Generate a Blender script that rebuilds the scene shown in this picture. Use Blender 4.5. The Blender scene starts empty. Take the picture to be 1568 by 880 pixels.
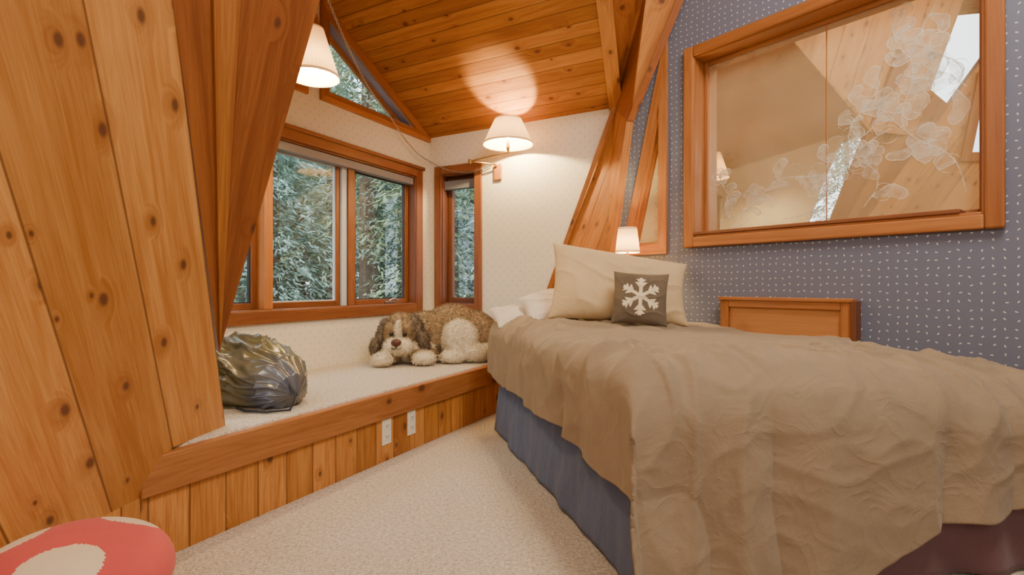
import bpy, bmesh, math, random
from mathutils import Vector, Matrix, noise, Euler
from mathutils.geometry import tessellate_polygon
random.seed(7)
V=Vector
scene=bpy.context.scene
COL=scene.collection
F=790.0; CX=784.0; HY=437.0
# ------------------------------------------------------------ frames
def D(u,v,z): return V((-.792+.8816*u-.472*v, 4.925-.472*u-.8816*v, z))     # dormer frame
def RW(r,z,o=0): return V((.759+.632*r-.775*o, 3.726-.775*r-.632*o, z))      # right wall frame, o=into room
def Bd(s,t,z): return V((.407-.258*s+.966*t, 1.6+.966*s+.258*t, z))          # bed frame
def PX(px,py,Y): return V(((px-CX)/F*Y, Y, 1+(HY-py)/F*Y))
def PW(px,py):
    k=(px-CX)/F; Y=3.798/(k+.8155); return PX(px,py,Y)
# ------------------------------------------------------------ node helpers
class NT:
    def __init__(s,name):
        s.m=bpy.data.materials.new(name); s.m.use_nodes=True
        s.t=s.m.node_tree; s.t.nodes.clear()
        s.out=s.t.nodes.new('ShaderNodeOutputMaterial')
    def n(s,typ,**kw):
        nd=s.t.nodes.new(typ)
        for k,v in kw.items(): setattr(nd,k,v)
        return nd
    def l(s,a,b): s.t.links.new(a,b)
    def setin(s,nd,i,v):
        if isinstance(v,bpy.types.NodeSocket): s.l(v,nd.inputs[i])
        elif v is not None: nd.inputs[i].default_value=v
    def math(s,op,a,b=None,c=None,clamp=False):
        nd=s.n('ShaderNodeMath',operation=op); nd.use_clamp=clamp
        s.setin(nd,0,a); s.setin(nd,1,b)
        if c is not None: s.setin(nd,2,c)
        return nd.outputs[0]
    def mix(s,f,a,b,bt='MIX'):
        nd=s.n('ShaderNodeMix',data_type='RGBA',blend_type=bt)
        s.setin(nd,0,f); s.setin(nd,6,a); s.setin(nd,7,b)
        return nd.outputs[2]
    def mr(s,x,a,b,c=0.0,d=1.0):
        nd=s.n('ShaderNodeMapRange'); s.setin(nd,0,x)
        for i,q in zip((1,2,3,4),(a,b,c,d)): nd.inputs[i].default_value=q
        return nd.outputs[0]
    def noise(s,vec,scale,detail=3,rough=.5,dist=0):
        nd=s.n('ShaderNodeTexNoise'); s.setin(nd,'Vector',vec)
        nd.inputs['Scale'].default_value=scale; nd.inputs['Detail'].default_value=detail
        nd.inputs['Roughness'].default_value=rough; nd.inputs['Distortion'].default_value=dist
        return nd.outputs[0]
    def comb(s,x,y,z=0.0):
        nd=s.n('ShaderNodeCombineXYZ'); s.setin(nd,0,x); s.setin(nd,1,y); s.setin(nd,2,z); return nd.outputs[0]
    def bsdf(s,col,rough=.6,bump=None,bs=.3,bd=.01,spec=.4,**kw):
        b=s.n('ShaderNodeBsdfPrincipled')
        s.setin(b,'Base Color',col); s.setin(b,'Roughness',rough); b.inputs['Specular IOR Level'].default_value=spec
        for k,v in kw.items(): s.setin(b,k.replace('_',' '),v)
        if bump is not None:
            bp=s.n('ShaderNodeBump'); bp.inputs['Strength'].default_value=bs; bp.inputs['Distance'].default_value=bd
            s.l(bump,bp.inputs['Height']); s.l(bp.outputs[0],b.inputs['Normal'])
        s.l(b.outputs[0],s.out.inputs[0]); return b
def c4(r,g,b): return (r,g,b,1)
def wood(name,light,dark,pw=.13,knots=True,groove=True,rough=.45,kn=4.5,keepth=.25):
    m=NT(name); tc=m.n('ShaderNodeTexCoord'); sp=m.n('ShaderNodeSeparateXYZ'); m.l(tc.outputs['UV'],sp.inputs[0])
    x,y=sp.outputs[0],sp.outputs[1]
    xs=m.math('DIVIDE',x,pw); idx=m.math('FLOOR',xs); fr=m.math('SUBTRACT',xs,idx)
    wn=m.n('ShaderNodeTexWhiteNoise',noise_dimensions='1D'); m.l(idx,wn.inputs['W']); rnd=wn.outputs['Value']
    y2=m.math('ADD',y,m.math('MULTIPLY',rnd,9.0))
    kv=m.comb(m.math('MULTIPLY',x,kn*1.35),m.math('MULTIPLY',y2,kn*.85))
    vo=m.n('ShaderNodeTexVoronoi',voronoi_dimensions='2D'); m.l(kv,vo.inputs['Vector']); vo.inputs['Scale'].default_value=1
    kd=vo.outputs['Distance']; sc=m.n('ShaderNodeSeparateColor'); m.l(vo.outputs['Color'],sc.inputs[0])
    keep=m.math('GREATER_THAN',sc.outputs[0],keepth)
    sz=m.mr(sc.outputs[1],0,1,.40,1.15)
    kd=m.math('DIVIDE',kd,sz)
    halo=m.math('MULTIPLY',m.mr(kd,.05,.30,1,0),keep)
    core=m.math('MULTIPLY',m.mr(kd,.045,.10,1,0),keep)
    warp=m.math('MULTIPLY',halo,1.4 if knots else 0)
    gx=m.math('ADD',m.math('MULTIPLY',x,20.0),warp)
    g1=m.noise(m.comb(gx,m.math('MULTIPLY',y2,1.1),m.math('MULTIPLY',rnd,20.0)),1.0,5,.65,1.1)
    g2=m.noise(m.comb(m.math('MULTIPLY',x,190.0),m.math('MULTIPLY',y2,6.0),rnd),1.0,2,.5)
    g=m.math('ADD',m.math('MULTIPLY',g1,.7),m.math('MULTIPLY',g2,.3))
    col=m.mix(m.mr(g,.38,.62),dark,light)
    tone=m.mr(rnd,0,1,.74,1.08)
    tn=m.comb(tone,m.math('POWER',tone,1.3),m.math('POWER',tone,1.7))
    col=m.mix(1.0,col,tn,'MULTIPLY')
    if knots:
        col=m.mix(m.math('MULTIPLY',halo,.5),col,c4(.28,.085,.018))
        col=m.mix(m.math('MULTIPLY',core,.8),col,c4(.09,.03,.015))
    bump=g
    if groove:
        e=m.math('ABSOLUTE',m.math('SUBTRACT',fr,.5)); gr=m.mr(e,.5-.005/pw,.5-.0015/pw,0,1)
        col=m.mix(m.math('MULTIPLY',gr,.75),col,c4(.11,.035,.01))
        bump=m.math('SUBTRACT',g,m.math('MULTIPLY',gr,3))
    m.bsdf(col,rough,bump,.22,.004,.35)
    return m.m
M_panel=wood('knotty_cedar_boards',c4(.70,.34,.10),c4(.50,.195,.045),.262,kn=4.8,keepth=.12)
M_panelf=wood('knotty_cedar_boards_narrow',c4(.66,.30,.08),c4(.46,.17,.035),.16,kn=4.2,rough=.55)
M_ceil=wood('pine_ceiling_boards',c4(.54,.24,.064),c4(.36,.132,.029),.105,kn=3.9,keepth=.3,rough=.75)
M_knee=wood('cedar_kneewall_boards',c4(.70,.32,.085),c4(.42,.145,.032),.145,kn=4)
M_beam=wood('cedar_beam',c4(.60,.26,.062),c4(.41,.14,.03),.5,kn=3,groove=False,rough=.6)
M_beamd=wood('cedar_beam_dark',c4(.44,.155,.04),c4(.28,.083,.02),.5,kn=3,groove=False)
M_fascia=wood('cedar_fascia',c4(.44,.18,.056),c4(.31,.105,.03),.5,kn=2.4,groove=False)
M_trim=wood('fir_trim',c4(.27,.10,.038),c4(.185,.06,.022),.6,knots=False,groove=False,rough=.38)
M_trim2=wood('fir_trim_light',c4(.47,.19,.06),c4(.34,.12,.034),.6,knots=False,groove=False,rough=.35)
M_jamb=wood('dark_jamb',c4(.19,.068,.028),c4(.13,.04,.017),.6,knots=False,groove=False)
def flat(name,col,rough=.6,nscale=0,amt=.15,bs=.2,bd=.003,spec=.4,coord='Object',**kw):
    m=NT(name)
    if nscale:
        tc=m.n('ShaderNodeTexCoord'); nz=m.noise(tc.outputs[coord],nscale,4,.6)
        dk=tuple(c*(1-amt*2) for c in col[:3])+(1,)
        m.bsdf(m.mix(m.mr(nz,.3,.7),dk,col),rough,nz,bs,bd,spec,**kw)
    else: m.bsdf(col,rough,None,spec=spec,**kw)
    return m.m
def carpet():
    m=NT('beige_carpet'); tc=m.n('ShaderNodeTexCoord'); o=tc.outputs['Object']
    a=m.noise(o,70,3,.7,.3); b=m.noise(o,180,2,.6); c=m.noise(o,3,3,.5)
    g=m.math('ADD',m.math('MULTIPLY',a,.6),m.math('MULTIPLY',b,.4))
    col=m.mix(m.mr(g,.37,.58),c4(.48,.39,.30),c4(.88,.79,.67))
    col=m.mix(m.mr(c,.3,.7,0,.12),col,c4(.60,.50,.40))
    m.bsdf(col,.95,g,.9,.022,.1); return m.m
M_carpet=carpet()
def paper_cream():
    m=NT('cream_dotted_wallpaper'); tc=m.n('ShaderNodeTexCoord')
    mp=m.n('ShaderNodeMapping'); m.l(tc.outputs['UV'],mp.inputs[0]); mp.inputs['Rotation'].default_value=(0,0,math.pi/4)
    vo=m.n('ShaderNodeTexVoronoi',voronoi_dimensions='2D'); m.l(mp.outputs[0],vo.inputs['Vector']); vo.inputs['Scale'].default_value=17
    vo.inputs['Randomness'].default_value=0
    d=m.mr(vo.outputs['Distance'],.10,.17,1,0)
    col=m.mix(m.math('MULTIPLY',d,.45),c4(.80,.73,.60),c4(.54,.44,.37))
    m.bsdf(col,.8); return m.m
M_cream=paper_cream()
def paper_navy():
    m=NT('slate_blue_dash_wallpaper'); tc=m.n('ShaderNodeTexCoord')
    sc=m.n('ShaderNodeVectorMath',operation='SCALE'); m.l(tc.outputs['UV'],sc.inputs[0]); sc.inputs['Scale'].default_value=27
    vo=m.n('ShaderNodeTexVoronoi',voronoi_dimensions='2D'); m.l(sc.outputs[0],vo.inputs['Vector']); vo.inputs['Scale'].default_value=1
    vo.inputs['Randomness'].default_value=.3
    su=m.n('ShaderNodeVectorMath',operation='SUBTRACT'); m.l(sc.outputs[0],su.inputs[0]); m.l(vo.outputs['Position'],su.inputs[1])
    cc=m.n('ShaderNodeSeparateColor'); m.l(vo.outputs['Color'],cc.inputs[0])
    ro=m.n('ShaderNodeVectorRotate',rotation_type='Z_AXIS'); m.l(su.outputs[0],ro.inputs['Vector']); m.l(m.math('MULTIPLY',cc.outputs[0],3.14),ro.inputs['Angle'])
    s=m.n('ShaderNodeSeparateXYZ'); m.l(ro.outputs[0],s.inputs[0])
    a=m.math('LESS_THAN',m.math('ABSOLUTE',s.outputs[0]),.135); b=m.math('LESS_THAN',m.math('ABSOLUTE',s.outputs[1]),.062)
    d=m.math('MULTIPLY',a,b)
    col=m.mix(d,c4(.145,.158,.225),c4(.66,.63,.58)); m.bsdf(col,.6); return m.m
M_navy=paper_navy()
# ------------------------------------------------------------ mesh helpers
def link(o,parent=None):
    COL.objects.link(o)
    if parent: o.parent=parent
    return o
def empty(name,loc=(0,0,0)):
    e=bpy.data.objects.new(name,None); e.empty_display_size=.1; COL.objects.link(e); return e
def mesh(name,vs,fs,mats,parent=None,smooth=False,uvs=None,mi=None):
    me=bpy.data.meshes.new(name); me.from_pydata([tuple(v) for v in vs],[],fs)
    for m in (mats if isinstance(mats,(list,tuple)) else [mats]): me.materials.append(m)
    if uvs is not None:
        ul=me.uv_layers.new(name='UVMap')
        for lp in me.loops: ul.data[lp.index].uv=uvs[lp.vertex_index]
    if mi is not None:
        for p,i in zip(me.polygons,mi): p.material_index=i
    if smooth:
        for p in me.polygons: p.use_smooth=True
    me.update()
    return link(bpy.data.objects.new(name,me),parent)
def poly(name,pts,mat,axu,axv,org=V((0,0,0)),thick=0.0,toward=None,holes=(),parent=None):
    loops=[list(pts)]+[list(h) for h in holes]
    allp=[p for l in loops for p in l]
    n=(pts[1]-pts[0]).cross(pts[-1]-pts[0]).normalized()
    a=(pts[1]-pts[0]).normalized(); b=n.cross(a)
    l2=[[V(((p-pts[0]).dot(a),(p-pts[0]).dot(b),0)) for p in l] for l in loops]
    fs=[tuple(t) for t in tessellate_polygon(l2)]
    out=[]
    for t in fs:
        nn=(allp[t[1]]-allp[t[0]]).cross(allp[t[2]]-allp[t[0]])
        if nn.length<1e-9: continue
        if toward is not None and nn.dot(toward-allp[t[0]])<0: t=(t[0],t[2],t[1])
        out.append(t)
    uv=[((p-org).dot(axu),(p-org).dot(axv)) for p in allp]
    o=mesh(name,allp,out,mat,parent,uvs=uv)
    if thick:
        s=o.modifiers.new('solid','SOLIDIFY'); s.thickness=thick; s.offset=-1
    return o
def fbox(name,fn,A,B,C,mat,parent=None,bev=.004,grain=None):
    idx=[(i,j,k) for i in (0,1) for j in (0,1) for k in (0,1)]
    vs=[fn(A[i],B[j],C[k]) for i,j,k in idx]
    fs=[(0,1,3,2),(4,6,7,5),(0,4,5,1),(2,3,7,6),(0,2,6,4),(1,5,7,3)]
    L=[abs(A[1]-A[0]),abs(B[1]-B[0]),abs(C[1]-C[0])]
    g=grain if grain is not None else L.index(max(L))
    me=bpy.data.meshes.new(name); me.from_pydata([tuple(v) for v in vs],[],fs); me.materials.append(mat)
    ul=me.uv_layers.new(name='UVMap'); off=random.random()*5
    for p in me.polygons:
        cs=[idx[me.loops[l].vertex_index] for l in p.loop_indices]
        const=[a for a in range(3) if len({c[a] for c in cs})==1][0]
        oth=[a for a in range(3) if a!=const]
        if g in oth: vv=g; uu=[a for a in oth if a!=g][0]
        else: uu,vv=oth
        R=[A,B,C]
        for l in p.loop_indices:
            c=idx[me.loops[l].vertex_index]
            ul.data[l].uv=(R[uu][c[uu]]+off,R[vv][c[vv]]+off)
    bm=bmesh.new(); bm.from_mesh(me); bmesh.ops.recalc_face_normals(bm,faces=bm.faces); bm.to_mesh(me); bm.free()
    o=link(bpy.data.objects.new(name,me),parent)
    if bev:
        b=o.modifiers.new('bev','BEVEL'); b.width=min(bev,min(L)*.3); b.segments=2; b.limit_method='ANGLE'
    return o
def pane(name,fn,A,B,c,mat,parent,toward=V((0,0,1))):
    vs=[fn(A[0],B[0],c),fn(A[1],B[0],c),fn(A[1],B[1],c),fn(A[0],B[1],c)]
    n=(vs[1]-vs[0]).cross(vs[2]-vs[0]); f=(0,1,2,3) if n.dot(toward-vs[0])>0 else (3,2,1,0)
    return mesh(name,vs,[f],mat,parent)
def recalc(o):
    bm=bmesh.new(); bm.from_mesh(o.data); bmesh.ops.recalc_face_normals(bm,faces=bm.faces); bm.to_mesh(o.data); bm.free()
def prism(name,front,off,mat,axu,axv,parent=None):
    n=len(front); vs=list(front)+[p+off for p in front]
    fs=[tuple(range(n)),tuple(range(2*n-1,n-1,-1))]+[(i,i+n,(i+1)%n+n,(i+1)%n) for i in range(n)]
    uv=[(p.dot(axu),p.dot(axv)) for p in vs]
    o=mesh(name,vs,fs,mat,parent,uvs=uv); recalc(o)
    return o
def tube(name,pts,r,mat,parent=None,cyc=False):
    cu=bpy.data.curves.new(name,'CURVE'); cu.dimensions='3D'; cu.bevel_depth=r; cu.bevel_resolution=3; cu.use_fill_caps=True
    s=cu.splines.new('POLY'); s.points.add(len(pts)-1); s.use_cyclic_u=cyc
    for p,q in zip(s.points,pts): p.co=(*q,1)
    cu.materials.append(mat); return link(bpy.data.objects.new(name,cu),parent)
def lathe(name,prof,center,mat,parent=None,seg=48,ripple=0,freq=40,smooth=True,caps=False):
    vs=[];fs=[]
    for (r,z) in prof:
        for i in range(seg):
            a=2*math.pi*i/seg; rr=r+(ripple*math.cos(freq*a) if ripple else 0)
            vs.append(V((center[0]+rr*math.cos(a),center[1]+rr*math.sin(a),center[2]+z)))
    for j in range(len(prof)-1):
        for i in range(seg): k=(i+1)%seg; fs.append((j*seg+i,j*seg+k,(j+1)*seg+k,(j+1)*seg+i))
    if caps: fs.append(tuple(range(seg))[::-1]); fs.append(tuple(range((len(prof)-1)*seg,len(prof)*seg)))
    return mesh(name,vs,fs,mat,parent,smooth=smooth)
CAM=V((0,0,1)); ROOM=V((.3,2,1.3)); DR=D(.7,1.3,1.5); Z=V((0,0,1))
dU=V((.8816,-.472,0)); dV=V((-.472,-.8816,0)); rW=V((.632,-.775,0))
# ============================================================ ROOM
floor=poly('floor',[V((-2.2,-2.7,0)),V((6.2,-2.7,0)),V((6.2,5,0)),V((-2.2,5,0))],M_carpet,V((1,0,0)),V((0,1,0)),toward=V((0,0,9)),thick=.1)
zp=.395; ze=2.403; zr=3.137; vm=2.725
tri1=[(.19,2.43),(1.235,2.43),(1.235,2.99)]
def tr(l): return [D(0,v,z) for v,z in l]
main_hole=[(.20,.83),(2.5,.83),(2.5,2.0),(.20,2.0)]
tri2=[(vm-v,z) for v,z in tri1]
poly('wall_window_side',tr([(0,0),(vm,0),(vm,ze),(vm/2,zr),(0,ze)]),M_cream,dV,Z,toward=DR,thick=.16,holes=[tr(main_hole),tr(tri1),tr(tri2)])
cheek=lambda z:.864+.394*z
nh=[(.15,.83),(.525,.83),(.525,2.03),(.15,2.03)]
poly('wall_far',[D(0,0,0),D(.864,0,0),D(1.81,0,ze),D(0,0,ze)],M_cream,dU,Z,toward=DR,thick=.14,holes=[[D(u,0,z) for u,z in nh]])
vc=2.64
poly('wall_dormer_cheek',[D(0,vc,.3),D(.80,vc,.3),D(.86,vc,.76),D(1.40,vc,1.95),D(1.66,vc,ze),D(0,vc,ze)],M_cream,dU,Z,toward=DR,thick=.02)
sl=(D(0,vm/2,zr)-D(0,0,ze)).normalized(); sl2=(D(0,vm/2,zr)-D(0,vm,ze)).normalized()
poly('ceiling',[D(-.1,-.05,ze-.027),D(1.83,-.05,ze-.027),D(2.10,vm/2,zr),D(-.1,vm/2,zr)],M_ceil,sl,dU,toward=DR,thick=.08)
poly('ceiling_slope_near',[D(-.1,vm+.05,ze-.027),D(1.83,vm+.05,ze-.027),D(2.10,vm/2,zr),D(-.1,vm/2,zr)],M_ceil,sl2,dU,toward=DR,thick=.08)
def PP(v,z): return D(cheek(z)+.01,v,z)
pu=(PP(0,3)-PP(0,2)).normalized()
poly('ceiling_roof_slope',[PP(-.6,ze),PP(0,ze),PP(vm/2,zr),PP(vm,ze),PP(3.3,ze),PP(3.3,3.9),PP(-.6,3.9)],M_panel,dV,pu,toward=ROOM,thick=.06)
poly('ceiling_main',[V((-1.6,-2.7,3.88)),V((6.2,-2.7,3.88)),V((6.2,4.2,3.88)),V((-1.6,4.2,3.88))],M_ceil,V((1,0,0)),V((0,1,0)),toward=ROOM,thick=.06)
poly('wall_back',[V((-2.2,-2.6,0)),V((6.2,-2.6,0)),V((6.2,-2.6,3.9)),V((-2.2,-2.6,3.9))],M_cream,V((1,0,0)),Z,toward=ROOM,thick=.06)
# ---- near-left sloped plank wall (Q)
q=V((.105,.994,0)).normalized(); pq=V((.994,-.105,0))
upQ=(pq*.2823+Z).normalized()
e0=V((-1.229,2.212,.398)); e1=V((-.923,1.404,1.777)); ed=(e1-e0).normalized()
nQ=q.cross(upQ).normalized()
if nQ.dot(CAM-e0)<0: nQ=-nQ
edp=(ed-nQ*ed.dot(nQ)).normalized(); eu=nQ.cross(edp)
k0=V((-1.311,1.82,.251)); f1=V((-1.26,1.918,.398))
def onQ(p): return p-nQ*((p-e0).dot(nQ))
etop=e0+edp*((3.9-.398)/edp.z)
k0=onQ(k0); f1=onQ(f1)
kb=k0-q*4.5; tb=etop-q*3.5
def QP(y,z):
    p=e0+upQ*((z-e0.z)/upQ.z); return p+q*((y-p.y)/q.y)
sky=[QP(-.35,2.25),QP(.62,2.25),QP(.62,2.85),QP(-.35,2.85)]
poly('wall_sloped_near',[kb,k0,f1,e0,etop,tb],M_panel,eu,edp,org=e0,toward=CAM,thick=.05,holes=[sky])
A=onQ(PX(338,540,2.03)); T1=e1; T2=PX(490,0,1.75)
def ext(a,t,f): return a+(t-a)*f
tw=[T1,PX(325,0,1.50),PX(366,0,1.585),T2]
roofpost=empty('roof_beam')
wn=(T1-A).cross(T2-A).normalized()
if wn.dot(CAM-A)<0: wn=-wn
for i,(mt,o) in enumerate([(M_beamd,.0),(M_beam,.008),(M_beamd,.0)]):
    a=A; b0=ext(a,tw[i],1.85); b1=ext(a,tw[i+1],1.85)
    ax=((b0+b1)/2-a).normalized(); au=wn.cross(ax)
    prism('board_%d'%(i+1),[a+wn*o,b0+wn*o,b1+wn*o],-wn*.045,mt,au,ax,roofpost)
poly('wall_knee_near',[V((k0.x-4.5*q.x,k0.y-4.5*q.y,0)),V((k0.x,k0.y,0)),k0,kb],M_knee,q,Z,toward=CAM,thick=.05)
# ---- platform window seat
seat=empty('window_seat_platform')
fbox('carpet_top',D,(0,.985),(0,2.96),(.30,.40),M_carpet,seat,bev=.012)
poly('front_boards',[D(1.0,0,0),D(1.0,3.0,0),D(1.0,3.0,.26),D(1.0,0,.26)],M_knee,dV,Z,toward=CAM,thick=.04,parent=seat)
fbox('fascia',D,(.975,1.022),(0,2.985),(.245,.388),M_fascia,seat,bev=.006)
# ---- far sloped panel + right wall
J1=D(1.81,0,ze); J0=D(.864,0,0)
w965=PW(965,190); w945=PW(942,385); w925=PW(922,560); wfl=V((w925.x-.02,w925.y+.02,0))
cd=(J1-J0).normalized()
far=empty('wall_sloped_far')
def panel(nm,pts,mat,axv,toward=CAM,th=.03):
    n=(pts[1]-pts[0]).cross(pts[2]-pts[0]).normalized(); axv=(axv-n*axv.dot(n)).normalized()
    vs=pts; fs=[(0,i,i+1) for i in range(1,len(pts)-1)]
    au=n.cross(axv); uv=[((p-pts[0]).dot(au),(p-pts[0]).dot(axv)) for p in pts]
    if n.dot(toward-pts[0])<0: fs=[f[::-1] for f in fs]
    o=mesh(nm,vs,fs,mat,far,uvs=uv); s=o.modifiers.new('s','SOLIDIFY'); s.thickness=th; s.offset=-1; return o
panel('lower_boards',[J1,J0,wfl,w925,w945,w965],M_panelf,cd)
U1=D(2.10,vm/2,zr); w1045=PW(1045,0); wtop=PW(1075,-75)
mid0=PX(985,0,3.45)
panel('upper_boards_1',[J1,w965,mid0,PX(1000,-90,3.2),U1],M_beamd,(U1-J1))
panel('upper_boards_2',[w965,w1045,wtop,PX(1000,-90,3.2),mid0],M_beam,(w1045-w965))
def strip(nm,a,b,w,th,mat,parent,toward=CAM):
    ax=(b-a).normalized(); view=(toward-a); s=ax.cross(view).normalized()
    n=s.cross(ax).normalized()
    if n.dot(view)<0: n=-n
    return prism(nm,[a-s*w/2,a+s*w/2,b+s*w/2,b-s*w/2],n*th,mat,s,ax,parent)
valley=empty('trim_1')
strip('valley_board',J1+V((.01,-.02,0)),U1+V((0,-.03,0)),.10,.03,M_beam,valley)
strip('cheek_board',D(.9,-.02,.1)+V((0,-.02,0)),J1+V((.0,-.03,0)),.035,.03,M_beam,valley)
strip('rake_board',w965+V((-.01,-.03,0)),w1045+(w1045-w965)*.4+V((-.02,-.03,0)),.045,.02,M_beamd,valley)
strip('lower_rake_board',w925+V((-.03,-.03,0)),w965+V((-.01,-.03,0)),.05,.03,M_beam,valley)
wh=[RW(r,z) for r,z in ((.61,1.30),(1.985,1.30),(1.985,2.44),(.61,2.44))]
tA=PW(962,372); tB=PW(1012,372); tC=PW(1012,150)
def toRW(p): r=(p.x-.759)/.632; return r,p.z
rA,zA=toRW(tA); rB,zB=toRW(tB); rC,zC=toRW(tC)
zA=zB=1.265; tri6=[(rA+.02,zA),(rB,zA),(rC,zC)]
poly('wall_right',[RW(-.15,0),RW(8.3,0),RW(8.3,3.9),RW(.9,3.9),w1045,w965,w945,w925],M_navy,rW,Z,toward=CAM,thick=.2,
     holes=[wh,[RW(r,z) for r,z in tri6]])
# ============================================================ WINDOWS
def glassmat():
    m=NT('window_glass'); g=m.n('ShaderNodeBsdfGlossy'); g.inputs['Roughness'].default_value=.0; g.inputs[0].default_value=(.9,.95,1,1)
    t=m.n('ShaderNodeBsdfTransparent'); t.inputs[0].default_value=(.90,.95,1,1)
    lw=m.n('ShaderNodeLayerWeight'); lw.inputs[0].default_value=.5; f=m.math('POWER',lw.outputs['Facing'],3.0)
    mx=m.n('ShaderNodeMixShader'); m.l(m.mr(f,0,1,.06,.7),mx.inputs[0]); m.l(t.outputs[0],mx.inputs[1]); m.l(g.outputs[0],mx.inputs[2]); m.l(mx.outputs[0],m.out.inputs[0]); return m.m
M_glass=glassmat()
M_vinyl=flat('pale_blue_vinyl',c4(.50,.56,.66),.4); M_dkseal=flat('dark_seal',c4(.03,.03,.04),.5)
M_metal=flat('brushed_nickel',c4(.55,.52,.48),.3,Metallic=1.0)
M_brass=flat('antique_brass',c4(.62,.42,.16),.3,Metallic=1.0)
def frame4(prefix,fn,A,B,C,w,mat,parent,bev=.004):
    fbox(prefix+'_left',fn,(A[0],A[0]+w),B,C,mat,parent,bev); fbox(prefix+'_right',fn,(A[1]-w,A[1]),B,C,mat,parent,bev)
    fbox(prefix+'_bottom',fn,(A[0]+w,A[1]-w),(B[0],B[0]+w),C,mat,parent,bev); fbox(prefix+'_top',fn,(A[0]+w,A[1]-w),(B[1]-w,B[1]),C,mat,parent,bev)
Wf=lambda a,b,c:D(c,a,b)
w1=empty('window_1')
frame4('casing',Wf,(.12,2.58),(.75,2.085),(0,.022),.085,M_trim,w1)
fbox('head_casing_cap',Wf,(.10,2.6),(2.07,2.10),(0,.035),M_trim,w1)
frame4('jamb',Wf,(.19,2.51),(.82,2.01),(-.14,.004),.022,M_trim,w1)
for i,(a,b) in enumerate([(.215,.915),(1.035,1.69),(1.755,2.49)]):
    frame4('sash_%d'%i,Wf,(a,b),(.842,1.97),(-.12,-.075),.042,M_trim,w1)
    frame4('bead_%d'%i,Wf,(a+.04,b-.04),(.88,1.93),(-.105,-.085),.012,M_vinyl if i==1 else M_dkseal,w1,bev=.001)
    pane('glass_%d'%i,Wf,(a+.04,b-.04),(.88,1.93),-.097,M_glass,w1)
fbox('mullion_1',Wf,(.915,.985),(.842,1.99),(-.13,-.04),M_trim,w1)
fbox('mullion_1_light',Wf,(.985,1.035),(.842,1.99),(-.13,-.055),M_vinyl,w1)
fbox('mullion_2',Wf,(1.69,1.755),(.842,1.99),(-.13,.0),M_trim2,w1)
fbox('blind_cassette',Wf,(.22,2.48),(1.925,1.985),(-.07,-.01),flat('grey_blind',c4(.25,.24,.26),.5),w1)
fbox('crank_base',Wf,(.42,.54),(.845,.865),(-.075,-.045),M_metal,w1)
tube('crank_handle',[D(-.05,.5,.868),D(-.03,.47,.885),D(-.03,.40,.872)],.007,M_metal,w1)
w2=empty('window_2'); Ff=lambda a,b,c:D(a,c,b)
frame4('casing',Ff,(.077,.595),(.75,2.115),(0,.022),.075,M_trim,w2)
frame4('jamb',Ff,(.145,.53),(.82,2.04),(-.13,.003),.018,M_jamb,w2)
frame4('sash',Ff,(.163,.512),(.838,2.02),(-.125,-.08),.05,M_jamb,w2)
pane('glass',Ff,(.21,.465),(.88,1.975),-.102,M_glass,w2)
fbox('blind_cassette',Ff,(.165,.51),(1.90,1.98),(-.075,-.02),flat('grey_blind_narrow',c4(.2,.2,.23),.5),w2)
M_slate=flat('slate_liner',c4(.26,.25,.34),.6)
def triwin(name,tri,fn,nrm_depth,castw,mir):
    e=empty(name)
    T=[V((a,b,0)) for a,b in tri]
    cen=sum(T,V((0,0,0)))/3
    def offs(d):
        res=[]
        for i in range(3):
            p0,p1,p2=T[i-1],T[i],T[(i+1)%3]
            a=(p1-p0).normalized(); b=(p2-p1).normalized()
            na=V((a.y,-a.x,0)); nb=V((b.y,-b.x,0))
            if na.dot(cen-p1)>0: na=-na
            if nb.dot(cen-p1)>0: nb=-nb
            k=d/(1+na.dot(nb)); res.append(p1+(na+nb)*k)
        return res
    def ring(nm,d0,d1,c0,c1,mat):
        O=offs(d0); I=offs(d1)
        for i in range(3):
            j=(i+1)%3
            qd=[O[i],O[j],I[j],I[i]]
            P=[fn(p.x,p.y,c0) for p in qd]; Q=[fn(p.x,p.y,c1) for p in qd]
            vs=P+Q; fs=[(0,1,2,3),(7,6,5,4),(0,4,5,1),(1,5,6,2),(2,6,7,3),(3,7,4,0)]
            ax=(P[1]-P[0]).normalized(); au=(P[3]-P[0]); au=(au-ax*au.dot(ax)).normalized()
            o=mesh('%s_%d'%(nm,i+1),vs,fs,mat,e,uvs=[(p.dot(au),p.dot(ax)) for p in vs]); recalc(o)
    ring('casing',castw,-.005,0,.022,M_trim2)
    ring('liner',.0,-.02,-nrm_depth,.004,M_slate if mir!=2 else M_trim2)
    ring('sash',-.02,-.055 if mir!=2 else -.03,-nrm_depth+.02,-nrm_depth+.05,M_trim2)
    I=offs(-.02)
    return e,[fn(p.x,p.y,-nrm_depth+.03) for p in I]
e3,p3=triwin('window_3',tri1,Wf,.12,.07,0); mesh('glass',p3,[(0,1,2)],M_glass,e3)
e4,p4=triwin('window_4',tri2,Wf,.12,.07,0); mesh('glass',p4,[(0,1,2)],M_glass,e4)
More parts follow.
